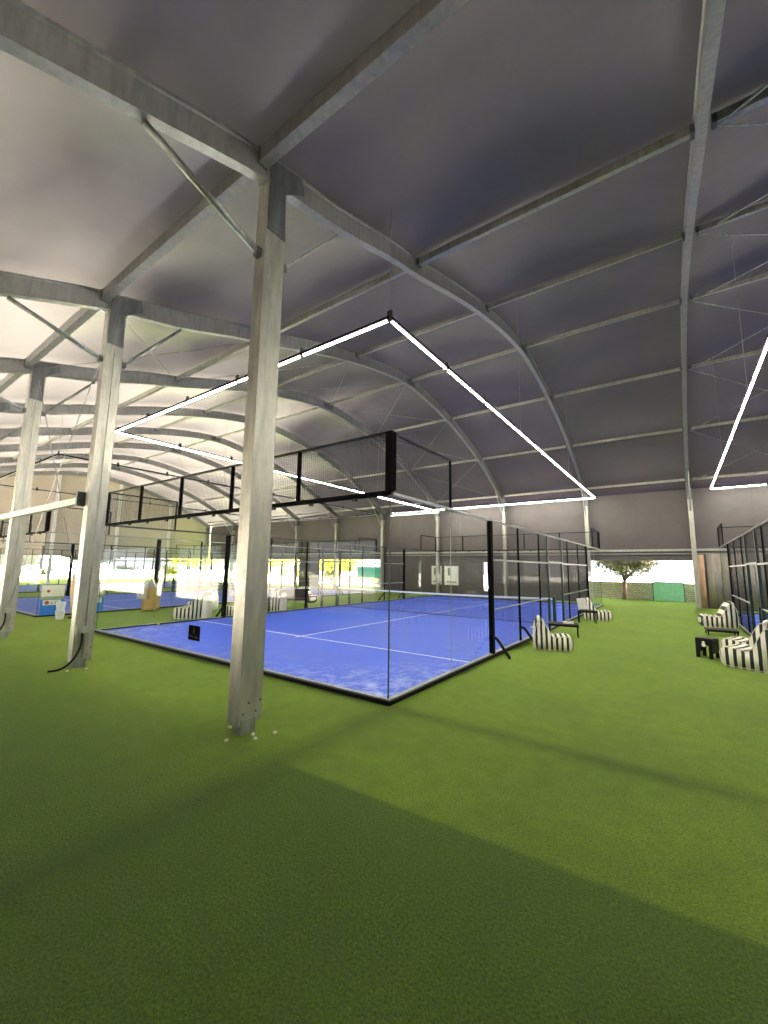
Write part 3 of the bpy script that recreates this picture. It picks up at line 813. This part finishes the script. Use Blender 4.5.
for (x,y,h,mt,lab) in [(-14,29,5.5,'leafy','yellow green tree outside, seen past the net of the nearest court'),(-19,33,6,'leafy','yellow green tree outside behind the teal sheet'),
    (-27,28,5,'leafy','yellow green tree outside, seen between the nearest column and the dark bench'),(-31,34,7,'leafd','green tree outside past the open bays, behind the yellow ones'),(-38,30,6,'leafy','yellow green tree outside near the corner of the tent'),
    (-47,24,6,'leafy','yellow green tree outside the open end, furthest towards the far wall'),(-50,14,6.5,'leafd','green tree outside the open end wall, middle one'),(-48,7,5.5,'leafy','bright yellow green tree outside the open end, seen above the blue banner'),(-52,0,6,'leafd','green tree outside the open end beside the third column')]:
    k+=1; tree(x,y,h,.7,'garden_tree',lab,M[mt],2600,.2,1.1,None,20+k,.22,2.2)
for i,(x,y) in enumerate([(-44.5,3),(-45,7.5),(-44,11.5),(-45.5,15.5),(-44,19.5),(-37,26.5),(-33.5,27.5),(-29.5,26.2),(-27,28.2),(-22.3,29),(-17,28.5)]):
    tree(x,y,2.7,.42,'garden_shrub','%s green shrub outside, %s'%('yellow' if i%3 else 'mid',('%s along the open end of the tent'%ORD[i]) if i<5 else '%s along the far side past the end wall corner'%ORD[i-5]),M['leafy' if i%3 else 'leafd'],900,.05,1.3,'shrubs outside',50+i,.18,1.3)

o=MB().box(-3,12,27.2,27.55,-.03,1.12).build('stone_wall',M['stone'],bevel=.03); tag(o,'low dry stone wall outside the aisle opening','wall')
o=empty('screen_panel',(2.85,26.4,-.03)); MB().box(-.78,.78,-.02,.02,.05,1.25).build('screen_cloth',M['greenscreen'],o)
for s in (-.8,.8): MB().box(s-.02,s+.02,-.03,.03,0,1.28).build('post',M['dgreen'],o)
tag(o,'pale green screen panel standing in front of the stone wall outside','screen')
o=MB().box(-34,-13,31,31.3,-.03,.9).build('garden_wall',M['stone']); tag(o,'long low stone wall outside the further bays','wall')
o=empty('teal_sheet_fence',(-19.5,26.5,-.03)); MB().box(-2.6,2.6,-.02,.02,.9,1.9).build('sheet',M['teal'],o)
for s in (-2.6,0,2.6): MB().box(s-.03,s+.03,-.04,.04,0,2.0).build('post',M['alu'],o)
tag(o,'teal sheet hung on posts outside behind the net','fence')
o=MB().box(-100,-43,-20,40,-.028,-.02).build('lawn',M['grass']); tag(o,'sunlit lawn outside the open end of the tent','lawn',kind='structure')
o=MB().box(-40,-14,24,26,-.028,-.015).build('grass_verge',M['grass']); tag(o,'sunlit grass verge along the far side of the tent','lawn',kind='structure')
r=empty('garden_building',(-66,12,-.03)); MB().box(-3,3,-9,9,0,3.0).build('walls',M['wallwhite'],r)
MB().box(-3.3,3.3,-9.3,9.3,3.0,3.25).build('roof',M['roofred'],r)
for yy in (-6,-2,2,6):
    wi=MB().box(3,3.04,yy-.7,yy+.7,.9,2.2).build('window',M['winglass'],r)
tag(r,'low white building outside past the open end of the tent','building')

# tall shade trees past the right end of the tent
def shade_tree():
    rnd=random.Random(11); r=empty('tall_tree',(0,0,-.03))
    MB().tube([(0,0,0),(.2,.1,8),(.1,-.2,16),(0,0,24)],[.5,.4,.3,.1],9).build('trunk',M['bark'],r,smooth=True)
    lf=MB()
    for i in range(7600):
        z=rnd.uniform(2.5,32); w=3.6*(1-max(0,(z-20)/12.5)**2)**.5
        if z>21 and rnd.random()<(z-21)/12: continue
        a=rnd.uniform(0,6.28); q=w*math.sqrt(rnd.random()); c=V((q*math.cos(a),q*math.sin(a),z+rnd.uniform(-.5,.5)))
        sz=rnd.uniform(.22,.5); u=V((rnd.gauss(0,1),rnd.gauss(0,1),rnd.gauss(0,1))).normalized(); b=u.orthogonal().normalized()
        lf.add([c-u*sz,c-b*sz*.6,c+u*sz,c+b*sz*.6],[(0,1,2,3)])
    lf.build('foliage',M['leafd'],r); return r
tp=shade_tree()
for i in range(16):
    o=tp if i==0 else copy_tree(tp)
    o.location=(23.5+(i%2)*3.2,-17+i*3.05,-.03); o.rotation_euler.z=i*1.3; o.scale.z=max(.9,min(1.3,.92+.024*(o.location.y+3)))
    o['label']='tall leafy tree in the row outside the end of the tent'; o['category']='tree'; o['group']='tall trees past the end of the tent'
# ------------------------------------------------------------------ world, sun, camera
W=bpy.data.worlds.new('sky'); S.world=W; W.use_nodes=True; nt=W.node_tree; nt.nodes.clear()
out=nt.nodes.new('ShaderNodeOutputWorld'); bg=nt.nodes.new('ShaderNodeBackground'); bg.inputs[0].default_value=(.93,.97,1,1); bg.inputs[1].default_value=1.1
nt.links.new(bg.outputs[0],out.inputs[0])
sl=bpy.data.lights.new('sun','SUN'); sl.energy=160; sl.angle=.05; sl.color=(1,.93,.84); so=bpy.data.objects.new('sun',sl); COL.objects.link(so)
so.rotation_euler=(math.radians(-38),math.radians(-28),0)
so.rotation_euler=V((1,0,.70)).to_track_quat('Z','Y').to_euler()

yaw,pitch,roll,f,cx,cy,cz=-0.6196, 0.1328, 0.013, 410.311, 3.4478, -4.9945, 1.9117
fw=V((math.sin(yaw)*math.cos(pitch),math.cos(yaw)*math.cos(pitch),math.sin(pitch))); rt=V((math.cos(yaw),-math.sin(yaw),0)); up=rt.cross(fw)
c_,s_=math.cos(roll),math.sin(roll); r2=rt*c_+up*s_; u2=up*c_-rt*s_
cam=bpy.data.cameras.new('camera'); co=bpy.data.objects.new('camera',cam); COL.objects.link(co); S.camera=co
m=Matrix.Identity(4)
for i in range(3): m[i][0]=r2[i]; m[i][1]=u2[i]; m[i][2]=-fw[i]; m[i][3]=(cx,cy,cz)[i]
co.matrix_world=m
cam.sensor_fit='VERTICAL'; cam.sensor_height=24; cam.lens=f/1024*24; cam.clip_start=.05; cam.clip_end=500

S.view_settings.view_transform='Standard'; S.view_settings.look='None'; S.view_settings.gamma=1; S.view_settings.use_curve_mapping=False
S.view_settings.exposure=1.25
cy_=S.cycles
cy_.max_bounces=8; cy_.diffuse_bounces=5; cy_.glossy_bounces=4; cy_.transparent_max_bounces=48; cy_.transmission_bounces=4
cy_.use_denoising=True; cy_.sample_clamp_indirect=6; cy_.caustics_reflective=False; cy_.caustics_refractive=False
